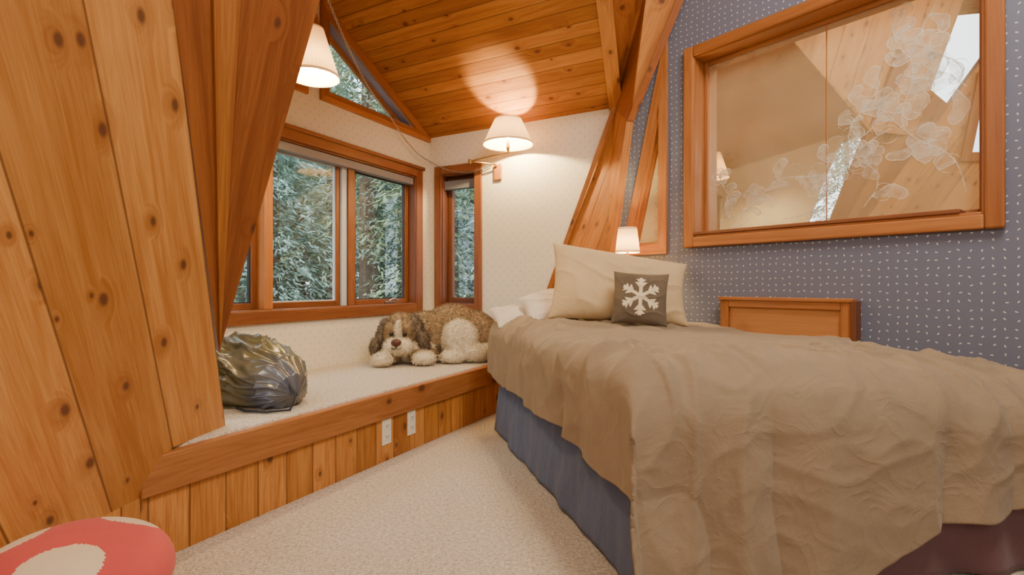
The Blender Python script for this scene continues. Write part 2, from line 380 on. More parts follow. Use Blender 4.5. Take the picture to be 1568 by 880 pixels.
def etched():
    m=NT('reflective_etched_glass'); tc=m.n('ShaderNodeTexCoord')
    nz=m.noise(tc.outputs['Object'],1.4,3,.5,.4)
    col=m.mix(m.mr(nz,.35,.65),c4(.54,.40,.18),c4(.80,.66,.39))
    b=m.n('ShaderNodeBsdfPrincipled'); m.l(col,b.inputs['Base Color']); b.inputs['Roughness'].default_value=.5
    g=m.n('ShaderNodeBsdfGlossy'); g.inputs['Roughness'].default_value=.006; g.inputs[0].default_value=(1,.97,.90,1)
    mx=m.n('ShaderNodeMixShader'); lw=m.n('ShaderNodeLayerWeight'); lw.inputs[0].default_value=.45
    m.l(m.mr(lw.outputs['Facing'],0,1,.58,.9),mx.inputs[0]); m.l(b.outputs[0],mx.inputs[1]); m.l(g.outputs[0],mx.inputs[2]); m.l(mx.outputs[0],m.out.inputs[0]); return m.m
M_etch=etched()
def frosty(n,lo,hi):
    m=NT(n); d=m.n('ShaderNodeBsdfDiffuse'); d.inputs[0].default_value=(.86,.80,.68,1); t=m.n('ShaderNodeBsdfTransparent')
    mx=m.n('ShaderNodeMixShader'); tc=m.n('ShaderNodeTexCoord'); nz=m.noise(tc.outputs['Object'],22,3,.6)
    m.l(m.mr(nz,.35,.65,lo,hi),mx.inputs[0]); m.l(t.outputs[0],mx.inputs[1]); m.l(d.outputs[0],mx.inputs[2]); m.l(mx.outputs[0],m.out.inputs[0]); return m.m
M_frost=frosty('frosted_etching_lines',.2,.55); M_frost2=frosty('frosted_etching_fill',.05,.30)
w5=empty('window_5'); Rf=lambda a,b,c:RW(a,b,c)
frame4('casing',Rf,(.555,2.045),(1.238,2.50),(0,.03),.065,M_trim2,w5,bev=.01)
frame4('jamb',Rf,(.605,1.99),(1.295,2.445),(-.14,.012),.02,M_trim2,w5)
frame4('stop',Rf,(.625,1.97),(1.315,2.425),(-.135,-.10),.025,M_trim2,w5)
fbox('sill_ledge',Rf,(.62,1.90),(1.315,1.335),(-.12,.02),M_trim,w5)
fbox('glass',Rf,(.63,1.965),(1.32,2.42),(-.135,-.12),M_etch,w5,bev=0)
fbox('pane_joint',Rf,(1.325,1.330),(1.33,2.41),(-.121,-.118),M_trim2,w5,bev=0)  # thin vertical strip just in front of the glass
vs=[];fs=[];fm=[]
def addpoly2(pts,mi=0,dz=None):
    b=len(vs); dz=dz or (-.1175+random.random()*.0012); vs.extend([RW(a,z,dz) for a,z in pts]); fs.append(tuple(range(b,b+len(pts)))); fm.append(mi)
def leaf(a,z,ang,L,W):
    pts=[];cen=[]
    for i in range(18):
        t=i/18*2*math.pi; x=L*(.5-.5*math.cos(t)); y=W*math.sin(t)*(1-.4*math.cos(t))*.5*(1+.18*math.sin(5*t))
        y+=.15*L*math.sin(x/L*3.1)
        pts.append((a+x*math.cos(ang)-y*math.sin(ang), z+x*math.sin(ang)+y*math.cos(ang)))
    if not all(.66<p[0]<1.935 and 1.345<p[1]<2.39 for p in pts): return
    addpoly2(pts,1)
    ca=sum(p[0] for p in pts)/18; cz=sum(p[1] for p in pts)/18; k=1-.0028/max(W*.5,.012)
    inn=[(ca+(p[0]-ca)*k,cz+(p[1]-cz)*k) for p in pts]; dz=-.1160
    for i in range(18):
        j=(i+1)%18; addpoly2([pts[i],pts[j],inn[j],inn[i]],0,dz)
    addpoly2([(a,z-.001),(ca,cz-.001),(ca,cz+.001),(a,z+.001)],0,dz)
def flower(a,z,r):
    for i in range(5): leaf(a,z,i*2*math.pi/5+.3,r,r*.7)
def vine(a,z,ang,n,step,curl,big=1):
    for i in range(n):
        a2=a+step*math.cos(ang); z2=z+step*math.sin(ang)
        nx,nz=-math.sin(ang)*.0025,math.cos(ang)*.0025
        if .66<a2<1.93 and 1.35<z2<2.38 and .66<a<1.93 and 1.35<z<2.38: addpoly2([(a-nx,z-nz),(a2-nx,z2-nz),(a2+nx,z2+nz),(a+nx,z+nz)])
        if i%3==1: leaf(a2,z2,ang+random.choice((-1,1))*random.uniform(.5,1.2),random.uniform(.06,.13)*big,random.uniform(.035,.06)*big)
        if i%4==3:
            aa,za,an=a2,z2,ang+random.choice((-1,1))*.8; c=random.choice((-1,1))*.30
            for k in range(18):
                ab=aa+.013*math.cos(an); zb=za+.013*math.sin(an)
                if .66<ab<1.93 and 1.35<zb<2.38: addpoly2([(aa-.001,za-.0015),(ab,zb-.0015),(ab,zb+.0015),(aa-.001,za+.0015)])
                aa,za=ab,zb; an+=c
        if i%19==8: flower(a2+random.uniform(-.03,.03),z2+.03,random.uniform(.05,.07)*big)
        a,z=a2,z2; ang+=curl*math.sin(i*.35)+random.uniform(-.12,.12)
vine(.72,1.40,.25,34,.03,.16); vine(1.9,1.42,1.75,36,.03,.18,1.3); vine(1.9,1.9,2.3,18,.03,.3,1.4)
vine(1.1,1.38,.1,26,.03,.2); vine(1.80,2.33,4.2,18,.03,.3,1.3); vine(.74,1.45,1.2,12,.025,.3); vine(1.5,1.4,1.0,24,.03,.25,1.2)
mesh('etched_vines',vs,fs,[M_frost,M_frost2],w5,mi=fm)
e6,p6=triwin('window_6',tri6,Rf,.08,.055,2); mesh('glass',p6,[(0,1,2)],flat('frosted_glass',c4(.68,.58,.33),.35,5,.1),e6)
vs=[];fs=[]
def leaf6(a,z,ang,L,W):
    b=len(vs); n=12
    for i in range(n):
        t=i/n*2*math.pi; x=L*(.5-.5*math.cos(t)); y=W*.5*math.sin(t)
        vs.append(RW(a+x*math.cos(ang)-y*math.sin(ang), z+x*math.sin(ang)+y*math.cos(ang),-.047))
    fs.append(tuple(range(b,b+n)))
for i in range(9): leaf6(rB-.06,1.33+i*.05,1.2+(-1)**i*.8,.06-.003*i,.022)
mesh('etched_leaves',vs,fs,M_frost,e6)
w7=empty('window_7')
sc0=sum(sky,V((0,0,0)))/4
def qf(a,b,c): return sc0+q*a+upQ*b+nQ*c
hw=abs((sky[1]-sky[0]).length)/2; hh=(sky[2]-sky[1]).length/2
frame4('casing',qf,(-hw-.08,hw+.08),(-hh-.08,hh+.08),(0,.025),.085,M_trim2,w7)
pane('glass',qf,(-hw,hw),(-hh,hh),-.027,M_glass,w7)
hb=empty('wood_headboard_panel')
frame4('rail',Rf,(.818,1.50),(.50,.925),(.01,.055),.05,M_trim2,hb,bev=.005)
fbox('cap',Rf,(.81,1.508),(.915,.935),(.005,.065),M_trim2,hb)
fbox('field',Rf,(.86,1.46),(.52,.88),(.01,.035),wood('field_veneer',c4(.54,.24,.08),c4(.44,.18,.055),.6,knots=False,groove=False),hb,bev=0)
fbox('end_stile',Rf,(1.50,1.525),(.50,.925),(.0,.075),M_jamb,hb)
M_plate=flat('almond_plastic',c4(.83,.77,.64),.35)
M_slot=flat('outlet_slot',c4(.03,.03,.03),.5)
def outlet(v):
    o=empty('wall_outlet')
    fbox('plate',D,(1.000,1.006),(v-.037,v+.037),(.095,.24),M_plate,o,bev=.003)
    for zz in (.137,.198):
        fbox('receptacle',D,(1.004,1.009),(v-.017,v+.017),(zz-.016,zz+.016),M_plate,o,bev=.002)
        for dv in (-.007,.007): fbox('slot',D,(1.008,1.0096),(v+dv-.0015,v+dv+.0015),(zz-.006,zz+.008),M_slot,o,bev=0)
for px in (594,632):
    k=(px-CX)/F; Y=2.01/(.472-.8816*k); v=3.968-Y*(.472*k+.8816); outlet(v)
# ============================================================ LAMPS
def shademat(name,st):
    m=NT(name); d=m.n('ShaderNodeBsdfDiffuse'); d.inputs[0].default_value=(.85,.60,.36,1); t=m.n('ShaderNodeBsdfTranslucent'); t.inputs[0].default_value=(.85,.55,.26,1)
    mx=m.n('ShaderNodeMixShader'); mx.inputs[0].default_value=.06; m.l(d.outputs[0],mx.inputs[1]); m.l(t.outputs[0],mx.inputs[2])
    e=m.n('ShaderNodeEmission'); e.inputs[0].default_value=(1,.62,.26,1); e.inputs[1].default_value=st
    a=m.n('ShaderNodeAddShader'); m.l(mx.outputs[0],a.inputs[0]); m.l(e.outputs[0],a.inputs[1]); m.l(a.outputs[0],m.out.inputs[0]); return m.m
M_shade=shademat('pleated_fabric_shade',.25)
def bulbmat(n,st):
    mb=NT(n); em=mb.n('ShaderNodeEmission'); em.inputs[0].default_value=(1,.76,.34,1); em.inputs[1].default_value=st; mb.l(em.outputs[0],mb.out.inputs[0]); return mb.m
def shade(parent,c,rb,rt,h,pleats=56):
    lathe('shade',[(rb,0),(rb*.5+rt*.5,h*.5),(rt,h)],c,M_shade,parent,seg=pleats*6,ripple=rb*.025,freq=pleats)
    lathe('shade_rim',[(rb*1.02,-.004),(rb*1.03,.004),(rb*1.02,.012)],c,M_shade,parent,seg=64)
    lathe('shade_top_rim',[(rt*1.03,h-.01),(rt*1.04,h-.004),(rt*1.02,h+.003)],c,M_shade,parent,seg=64)
def bulb(parent,c,st,r=.028):
    lathe('bulb',[(.001,-r*1.3),(r*.6,-r),(r,0),(r*.85,r*.7),(r*.4,r*1.4),(.001,r*1.6)],c,bulbmat('warm_bulb_'+parent.name,st),parent,seg=16)
s1=empty('wall_sconce'); sc=PX(778,221,4.22)
shade(s1,sc,.20,.105,.205); bulb(s1,sc+V((0,0,.07)),6500,.016)
fbox('backplate',D,(.725,.80),(0,.025),(1.93,2.07),M_trim2,s1,bev=.008)
pj=D(.56,.15,2.09)
tube('arm_1',[D(.76,.03,2.05),D(.76,.06,2.06),pj],.008,M_brass,s1); tube('arm_2',[pj,V((sc.x,sc.y,2.09)),V((sc.x,sc.y,sc.z+.02))],.008,M_brass,s1)
lathe('joint',[(.001,-.02),(.015,-.015),(.018,0),(.015,.015),(.001,.02)],pj,M_brass,s1,seg=20)
lathe('socket',[(.012,-.05),(.014,-.02),(.012,.048)],sc,M_brass,s1,seg=20,caps=True)
s2=empty('swag_pendant_lamp'); pc=PX(480,118,2.85)
shade(s2,pc,.135,.05,.27,40); bulb(s2,pc+V((0,0,.06)),1500)
lathe('cap',[(.001,.36),(.02,.35),(.028,.31),(.045,.27),(.05,.262)],pc,M_brass,s2,seg=24)
def ceilz(p):
    v=3.968-.472*p.x-.8816*p.y; return ze+.539*min(v,vm-v)
def chain(parent,pts,lr=.011,wr=.0022):
    seg=[];tot=0
    for a,b in zip(pts[:-1],pts[1:]): seg.append((tot,a,b)); tot+=(b-a).length
    n=int(tot/(lr*1.55))
    bm=bmesh.new()
    for i in range(n):
        d=(i+.5)/n*tot
        for s,a,b in seg:
            if d<=s+(b-a).length+1e-6: p=a+(b-a)*((d-s)/(b-a).length); ax=(b-a).normalized(); break
        side=ax.cross(Z if abs(ax.z)<.9 else V((1,0,0))).normalized(); oth=ax.cross(side)
        w=side if i%2 else oth
        N1,N2=10,5; ring=[]
        for j in range(N1):
            t=j/N1*2*math.pi; c=p+ax*lr*math.cos(t)+w*lr*.6*math.sin(t); out=(c-p).normalized(); nn=ax.cross(w)
            ring.append([bm.verts.new(c+(out*math.cos(m/N2*6.283)+nn*math.sin(m/N2*6.283))*wr) for m in range(N2)])
        for j in range(N1):
            for m in range(N2): bm.faces.new((ring[j][m],ring[(j+1)%N1][m],ring[(j+1)%N1][(m+1)%N2],ring[j][(m+1)%N2]))
    me=bpy.data.meshes.new('chain'); bm.to_mesh(me); bm.free(); me.materials.append(M_metal)
    link(bpy.data.objects.new('chain',me),parent)
hook=V((pc.x,pc.y,ceilz(pc)-.01))
chain(s2,[pc+V((0,0,.36)),hook])
def sag(a,b,s,n=14): return [a+(b-a)*(i/n)-Z*s*4*(i/n)*(1-i/n) for i in range(n+1)]
h2=D(.06,.02,2.16)
chain(s2,sag(hook,D(.05,.62,2.45),.12)+sag(D(.05,.62,2.45),h2,.07)[1:]+sag(h2,D(.72,.03,2.07),.08)[1:],.012)
s3=empty('small_shade_lamp'); lc=PX(961,386,3.42)
shade(s3,lc,.078,.06,.16,30); bulb(s3,lc+V((0,0,.06)),1500,.02)
q3=RW((lc.x-.759)/.632+.1,1.18,0)
tube('arm',[q3,V((lc.x,lc.y,1.16)),lc+V((0,0,.035))],.008,M_brass,s3)
lathe('wall_cup',[(.001,-.03),(.03,-.02),(.035,0),(.03,.02),(.001,.03)],q3,M_brass,s3,seg=20)
# ============================================================ BED
bed=empty('bed')
def fabric(name,col,amt=.06,rough=.85,sheen=.15,wrk=0):
    m=NT(name); tc=m.n('ShaderNodeTexCoord'); a=m.noise(tc.outputs['Object'],6,4,.6); b=m.noise(tc.outputs['Object'],260,2,.5)
    dk=tuple(c*(1-amt*2) for c in col[:3])+(1,)
    h=m.math('ADD',m.math('MULTIPLY',a,2),m.math('MULTIPLY',b,.6))
    if wrk:
        w1_=m.noise(tc.outputs['Object'],7,2,.5,1.2); r1=m.math('POWER',m.math('SUBTRACT',1.0,m.math('MULTIPLY',m.math('ABSOLUTE',m.math('SUBTRACT',w1_,.5)),4.0),clamp=True),2.0)
        h=m.math('ADD',h,m.math('MULTIPLY',r1,1.5*wrk))
    m.bsdf(m.mix(m.mr(a,.3,.7),dk,col),rough,h,.4 if wrk else .25,.006 if wrk else .004,.15,Sheen_Weight=sheen)
    return m.m
M_duvet=fabric('taupe_duvet',c4(.31,.232,.152),wrk=.6); M_blue=fabric('slate_blue_skirt',c4(.105,.14,.25),wrk=.6); M_burg=fabric('plum_skirt',c4(.16,.085,.095),wrk=.4)
M_sheet=fabric('white_sheet',c4(.76,.67,.60),.05,wrk=.5); M_tan=fabric('cream_pillow',c4(.66,.49,.28),.04,wrk=.5)
tmax=lambda s:1.773-.4505*s-.035
def loftq(name,fn,nu,nv,mat,parent,thick=0):
    vs=[fn(i/nu,j/nv) for i in range(nu+1) for j in range(nv+1)]
    fs=[(i*(nv+1)+j,(i+1)*(nv+1)+j,(i+1)*(nv+1)+j+1,i*(nv+1)+j+1) for i in range(nu) for j in range(nv)]
    o=mesh(name,vs,fs,mat,parent,smooth=True)
    if thick: s=o.modifiers.new('s','SOLIDIFY'); s.thickness=thick; s.offset=0
    return o
KF=.16
mt=[Bd(.16,.12,.3),Bd(-.02,1.66,.3),Bd(2.0,.80,.3),Bd(2.0,.06,.3)]
o=prism('mattress',mt,V((0,0,.29)),M_sheet,V((1,0,0)),V((0,1,0)),bed); b=o.modifiers.new('b','BEVEL'); b.width=.05; b.segments=4
prism('base',[Bd(.16,.12,.0),Bd(-.02,1.66,.0),Bd(1.98,.78,.0),Bd(1.98,.1,.0)],V((0,0,.3)),M_beamd,V((1,0,0)),V((0,1,0)),bed)
NZ=lambda x,y,z=0: noise.noise(V((x,y,z)))
def ridg(x,y,z=0,k=3.0): return max(0,1-abs(noise.noise(V((x,y,z))))*k)
RS,RFt=.12,.20
def bend(d,R,fl=.05):
    if d<=0: return 0,0
    if d<R*math.pi/2: return R*math.sin(d/R),R*(1-math.cos(d/R))
    e=d-R*math.pi/2; return R+e*fl,R+e
def hemf(t):
    pts=[(0,.66),(.1,.71),(.25,.72),(.6,.70),(.75,.60),(.9,.53),(1.1,.46),(1.3,.40),(1.55,.34),(1.9,.28)]
    for (a,x),(b,y) in zip(pts[:-1],pts[1:]):
        if t<=b: return x+(y-x)*(max(t,0)-a)/(b-a)
    return .28
NP,NQ=340,360
def sm(a,b,x): x=min(max((x-a)/(b-a),0),1); return x*x*(3-2*x)
def duv(a,b):
    s=0 if b<.3 else (b-.3)/.7*1.87
    S=s+.20; tm=tmax(S-KF*1.7*(1-S/2))-.11
    p=-(1-a/.2) if a<.2 else (a-.2)/.8
    t=0 if p<0 else p*tm
    hl=.37+.57*RS+.018*NZ(s*3,1.3)+.012*math.sin(s*9)
    dp=-p*hl if p<0 else 0
    dq=(1-b/.3)*(hemf(t)+.57*RFt+.03*NZ(t*4,5)) if b<.3 else 0
    ox,dx=bend(dp,RS); oy,dy=bend(dq,RFt,.05)
    down=(dx**3+dy**3)**(1/3) if dx>0 and dy>0 else dx+dy
    cf=dx*dy
    z=.752
    wtop=max(0,1-(dx+dy)/.22)
    z+=(.6+.4*wtop)*(.026*NZ(s*1.7,t*1.7,3))-.03*math.exp(-s/.35)-.085*math.exp(-s/.45)*sm(.75,1.6,t)
    er=min((tm-t)/.22,1); z-=.04*(1-max(er,0))**2*(1 if s<.5 else .2)
    wx=s+.34*NZ(s*1.6,t*1.6,8)-dq*.9; wy=t+.34*NZ(s*1.6,t*1.6,18)-dp*.9
    big=ridg(wx*2.4+wy*1.3,wy*4.2-wx*1.1,2,2.8)**1.7
    fine=ridg(wx*6-wy*2.5,wy*4.5+wx*2,6,3.4)**1.6*(.2+.8*max(0,NZ(s*1.3,t*1.3,44)+.35))
    gath_f=ridg(t*8+1.4*NZ(s*4,t*3,5),(s-dq)*1.6,31,3)**1.3
    gath_s=ridg(s*8+1.4*NZ(s*4,t*3,15),(t-dp)*1.8,41,3)**1.3
    nf=math.exp(-((s-.07-dq)/.24)**2); ns=math.exp(-((t-.06-dp)/.22)**2)
    hd=math.exp(-((s-1.35)/.40)**2)
    W=.014*big+.008*fine
    top=W*(.6+.5*(nf+ns)+1.4*hd)+.030*gath_f*nf+.018*gath_s*ns
    wl=min(dx/.25,1); wf=min(dy/.3,1)
    fs_=.022*math.sin(s*22+6*NZ(s*3,2))*(.5+.5*NZ(s*5,9))
    ph=t*8+3.5*NZ(t*1.7,4)+1.2*NZ(t*3,dq*2,7)
    ff=.034*(abs(math.sin(ph))**.85*2-1)*(.6+.7*NZ(t*2.4,19))
    side=fs_*wl*(1-.6*wf)+.10*cf+(W*1.0+.020*gath_s*ns)*min(dx/.06,1)
    foot=ff*wf+.25*cf+(W*1.0+.030*gath_f*nf)*min(dy/.08,1)
    return Bd(S-oy-foot-KF*t*(1-S/2), t+.10-ox-side, max(.014,z-down+top*max(wtop,.0)))
loftq('duvet',duv,NP,NQ,M_duvet,bed,.012)
def sk_l(a,b):
    s=.03+a*1.99; z=.012+b*.45
    w=(1-b)*(.014*math.sin(s*13+5*NZ(s*2.5,3))*(.6+NZ(s*3,8))+.012*NZ(s*7,b*2))+.006*NZ(s*14,b*3)
    return Bd(s,.045-w-(1-b)*.045,z)
loftq('skirt_side',sk_l,260,20,M_blue,bed,.004)
def sk_f(a,b):
    t=.03+a*1.78; z=.012+b*.45
    w=(1-b)*(.016*math.sin(t*16+4*NZ(t*2.5,3))+.01*NZ(t*9,b*2))
    return Bd(.085-KF*t-w-(1-b)*.04,t,z)
loftq('skirt_foot',sk_f,220,20,M_burg,bed,.004)
def pillow(name,w,h,T,mats,center,ux,uy,n=64,mf=None,parent=None,pinch=.09,wr=.012,seed=0,pw=2.4,taper=0):
    ux=ux.normalized(); uz=ux.cross(uy).normalized(); uy=uz.cross(ux).normalized()
    vs=[];fs=[];mi=[]
    for side in (1,-1):
        base=len(vs)
        for i in range(n+1):
            for j in range(n+1):
                x=-1+2*i/n; y=-1+2*j/n
                th=max(0,(1-abs(x)**pw)*(1-abs(y)**pw))**.55
                X=x*w/2*(1-pinch*(1-abs(y)**2)*abs(x)**3*.8); Y=y*h/2*(1-pinch*(1-abs(x)**2)*abs(y)**3*.8)
                if taper: Y=Y-taper*h*((x+1)/2)**1.6*((y+1)/2)+taper*.35*h*((1-x)/2)**2*((y+1)/2)
                zz=side*(T/2*th+wr*th**.5*ridg(x*1.6+seed+y*.5,y*1.6+seed*3,side)**2)
                zz+= .0015*side
                vs.append(center+ux*X+uy*Y+uz*zz)
        for i in range(n):
            for j in range(n):
                a=base+i*(n+1)+j; f=(a,a+n+1,a+n+2,a+1)
                fs.append(f if side==1 else f[::-1])
                x=-1+2*(i+.5)/n; y=-1+2*(j+.5)/n
                mi.append(mf(x,y,side) if mf else 0)
    N=(n+1)*(n+1)
    rim=[(i,0) for i in range(n)]+[(n,j) for j in range(n)]+[(i,n) for i in range(n,0,-1)]+[(0,j) for j in range(n,0,-1)]
    ids=[i*(n+1)+j for i,j in rim]
    for a,b in zip(ids,ids[1:]+ids[:1]): fs.append((b,a,a+N,b+N)); mi.append(0)
    return mesh(name,vs,fs,mats,parent,smooth=True,mi=mi)
pillow('bed_pillow',.84,.48,.22,[M_tan],PX(946,436,3.20),V((.985,-.12,-.05)),V((.04,.32,.93)),seed=2,taper=.17)
def flake(x,y,s):
    if s<0: return 0
    x*=1.25;y*=1.25
    if abs(x)>1 or abs(y)>1: return 0
    for k in range(6):
        a=k*math.pi/3+math.pi/2; px=x*math.cos(a)+y*math.sin(a); py=-x*math.sin(a)+y*math.cos(a)
        if 0<px<.9 and abs(py)<.075: return 1
        for c,L in ((.42,.30),(.66,.22)):
            d=px-c
            if 0<d<L*.75 and abs(abs(py)-d*.85)<.085: return 1
    return 0
pillow('snowflake_pillow',.31,.31,.12,[fabric('grey_brown_linen',c4(.17,.13,.09),.15),fabric('snowflake_applique',c4(.80,.68,.46),.05)],PX(980,457,2.93),V((.97,-.2,-.06)),V((.06,.28,.95)),n=130,mf=flake,seed=5,wr=.006)
pillow('bed_pillow',.56,.34,.17,[M_sheet],PX(862,466,3.50),V((.93,.15,.15)),V((-.1,.75,.42)),seed=7)
pillow('bed_pillow',.42,.34,.12,[M_sheet],PX(800,486,3.60),V((.95,.25,.0)),V((-.2,.9,.3)),seed=9)
# ============================================================ PLUSH DOG
def ellip(bm,c,r,rot=None,seg=24):
    R=rot.to_matrix().to_4x4() if rot else Matrix.Identity(4)
    bmesh.ops.create_uvsphere(bm,u_segments=seg,v_segments=seg//2+4,radius=1,matrix=Matrix.Translation(c)@R@Matrix.Diagonal((*r,1)))
def blob(name,parts,mats,voxel,fuzz,tufts,parent,tl=.02,wrinkle=None,zmin=None,smi=5):
    bm=bmesh.new(); info=[]
    for (c,r,e,mi) in parts:
        rot=Euler([math.radians(x) for x in e]); ellip(bm,V(c),r,rot)
        info.append((V(c),V(r),rot.to_matrix().transposed(),mi))
    me=bpy.data.meshes.new(name); bm.to_mesh(me); bm.free()
    o=link(bpy.data.objects.new(name,me),parent)
    m=o.modifiers.new('r','REMESH'); m.mode='VOXEL'; m.voxel_size=voxel
    s=o.modifiers.new('s','SMOOTH'); s.iterations=smi; s.factor=.6
    dg=bpy.context.evaluated_depsgraph_get(); dg.update()
    me2=bpy.data.meshes.new_from_object(o.evaluated_get(dg)); o.modifiers.clear(); o.data=me2
    for mm in mats: me2.materials.append(mm)
    def which(p):
        best=9e9;w=0
        for c,r,R,mi in info:
            l=R@(p-c); d=math.sqrt((l.x/r.x)**2+(l.y/r.y)**2+(l.z/r.z)**2)
            d=(d-1)*min(r)
            if d<best: best=d;w=mi
        return w
    for v in me2.vertices:
        if wrinkle: v.co+=v.normal*wrinkle(v.co)
        else: v.co+=v.normal*fuzz*noise.noise(v.co*28)
        if zmin: v.co.z=max(v.co.z,zmin)
    for p in me2.polygons: p.use_smooth=True; p.material_index=which(p.center)
    if tufts:
        ps=list(me2.polygons); areas=[p.area for p in ps]
        ch=random.choices(ps,weights=areas,k=tufts); tv=[];tf=[];tm=[]
        for p in ch:
            n=p.normal; c=p.center+V([random.uniform(-1,1)*voxel*.5 for _ in range(3)])
            if c.z<zmin+.012: continue
            d=(n+V((random.uniform(-.8,.8),random.uniform(-.8,.8),random.uniform(-.9,.3)))).normalized()
            s_=d.cross(V((random.random(),random.random(),random.random()))).normalized()*.0028
            L=tl*random.uniform(.5,1.1); e=c+d*L; e.z=max(e.z,zmin+.002); b=len(tv); tv+=[c-s_,c+s_,e]; tf.append((b,b+1,b+2)); tm.append(p.material_index)
        mesh('fur',tv,tf,mats,parent,mi=tm)
    return o
dog=empty('plush_dog')
M_fur=flat('tan_fur',c4(.40,.28,.16),.95,22,.2); M_furw=flat('cream_fur',c4(.80,.70,.53),.95,40,.1); M_furd=flat('dark_ear_fur',c4(.22,.165,.12),.95,30,.25); M_nose=flat('nose_vinyl',c4(.10,.035,.02),.3); M_eye=flat('eye_black',c4(.01,.008,.006),.1)
parts=[
 ((-.70,4.18,.60),(.20,.19,.19),(0,0,0),0),
 ((-.50,4.28,.63),(.24,.20,.215),(0,0,-15),0),
 ((-.33,4.30,.60),(.20,.17,.19),(0,0,-15),0),
 ((-.42,4.09,.575),(.15,.11,.155),(0,10,-10),1),
 ((-.30,4.03,.475),(.12,.085,.07),(0,0,-15),1),
 ((-.45,3.98,.455),(.11,.08,.055),(0,0,10),1),
 ((-.20,4.10,.47),(.11,.09,.065),(0,0,-20),1),
 ((-.22,4.34,.62),(.10,.09,.15),(0,-25,0),0),
 ((-.78,4.05,.51),(.18,.16,.11),(0,0,0),1),
 ((-.93,3.92,.465),(.085,.14,.06),(0,0,10),0),((-.955,3.80,.455),(.08,.075,.054),(0,0,0),1),
 ((-.68,3.97,.465),(.10,.14,.06),(0,0,-20),0),((-.66,3.86,.455),(.09,.07,.054),(0,0,0),1),
 ((-.855,3.98,.645),(.145,.13,.135),(0,0,0),0),
 ((-.86,3.965,.75),(.08,.08,.04),(0,0,0),0),
 ((-.850,3.885,.62),(.024,.06,.13),(20,0,0),1),
 ((-.895,3.85,.545),(.066,.068,.058),(0,0,0),1),((-.805,3.85,.545),(.066,.068,.058),(0,0,0),1),
 ((-.85,3.87,.505),(.06,.06,.035),(0,0,0),1),
 ((-.905,3.885,.675),(.05,.035,.045),(0,0,0),0),((-.795,3.885,.675),(.05,.035,.045),(0,0,0),0),
 ((-1.00,3.95,.62),(.036,.065,.135),(0,14,0),2),((-1.035,3.93,.54),(.042,.07,.075),(0,10,0),2),
 ((-.715,3.96,.66),(.038,.065,.135),(0,-22,0),2),((-.675,3.94,.58),(.042,.07,.085),(0,-15,0),2),
]
blob('body',parts,[M_fur,M_furw,M_furd],.011,.006,26000,dog,.022,zmin=.402)
def ball(name,c,r,mat,parent):
    bm=bmesh.new(); ellip(bm,V(c),r,None,20); me=bpy.data.meshes.new(name); bm.to_mesh(me); bm.free(); me.materials.append(mat)
    for p in me.polygons: p.use_smooth=True
    return link(bpy.data.objects.new(name,me),parent)
ball('nose',(-.85,3.782,.582),(.038,.024,.027),M_nose,dog)
ball('eye_1',(-.900,3.852,.635),(.015,.013,.015),M_eye,dog); ball('eye_2',(-.800,3.852,.635),(.015,.013,.015),M_eye,dog)
tube('mouth',[V((-.885,3.783,.54)),V((-.865,3.776,.532)),V((-.85,3.781,.54)),V((-.85,3.780,.56)),V((-.85,3.781,.54)),V((-.835,3.776,.532)),V((-.815,3.783,.54))],.004,M_eye,dog)
# ============================================================ BAG (lofted sack: folds run lengthwise toward the drawstring neck)
def nylon():
    m=NT('charcoal_nylon'); tc=m.n('ShaderNodeTexCoord'); a=m.noise(tc.outputs['Object'],2.6,1,.4,.3); b=m.noise(tc.outputs['Object'],6,2,.5,.4)
    col=m.mix(m.mr(a,.42,.52),c4(.12,.105,.052),c4(.075,.08,.105))
    m.bsdf(col,.30,b,.3,.02,.9); return m.m
bag=empty('nylon_duffel_bag')
bc=D(.62,2.24,.40)
ba=V((.87,-.46,-.17)).normalized(); bs_=ba.cross(Z).normalized(); bu=bs_.cross(ba).normalized()
bcen=V((bc.x-.01,bc.y,.545))
NL,NR=150,260
vs=[];fs=[]
for i in range(NL+1):
    th=i/NL*math.pi; ct=math.cos(th); sn=math.sin(th)
    tpos=-ct                      # -1 butt ... +1 neck
    L=.30
    rad=(max(sn,0)**.72)*(1-.22*tpos)
    if tpos>.86: rad=max(rad*(1-.55*(tpos-.86)/.14),.02)
    for j in range(NR):
        ph=j/NR*2*math.pi; cp,sp_=math.cos(ph),math.sin(ph)
        w=.55*noise.noise(V((tpos*1.3,cp*.7,sp_*.7)))
        cx,cy=math.cos(ph+w),math.sin(ph+w)
        f1=max(0,1-abs(noise.noise(V((cx*2.3,cy*2.3,tpos*.75+3))))*3.2)
        f2=max(0,1-abs(noise.noise(V((cx*4.6+9,cy*4.6,tpos*1.3))))*3.0)
        f3=max(0,1-abs(noise.noise(V((cx*1.6,cy*1.6,tpos*2.6+8))))*3.4)
        k=sn**.6
        rr=rad*(1+k*(.17*f1**1.5+.075*f2**1.4+.10*f3**1.6-.13)+.08*noise.noise(V((cx*1.1,cy*1.1,tpos*1.2))))
        p=bcen+ba*(tpos*L)+bs_*(.205*rr*cp)+bu*(.172*rr*sp_)
        p.z-=.03*max(0,tpos)**2
        if p.z<.402: p=V((p.x,p.y,.402))
        vs.append(p)
for i in range(NL):
    for j in range(NR):
        k=(j+1)%NR; fs.append((i*NR+j,i*NR+k,(i+1)*NR+k,(i+1)*NR+j))
so=mesh('sack',vs,fs,nylon(),bag,smooth=True); recalc(so)
M_cord=flat('black_strap',c4(.02,.02,.025),.6)
nk=bcen+ba*.28
tube('drawstring',[nk+V((-.02,-.02,.03)),nk+V((.03,-.05,-.02)),V((nk.x+.02,nk.y-.09,.412)),V((nk.x-.08,nk.y-.12,.41)),V((nk.x-.19,nk.y-.10,.41)),V((nk.x-.25,nk.y-.06,.415))],.006,M_cord,bag)
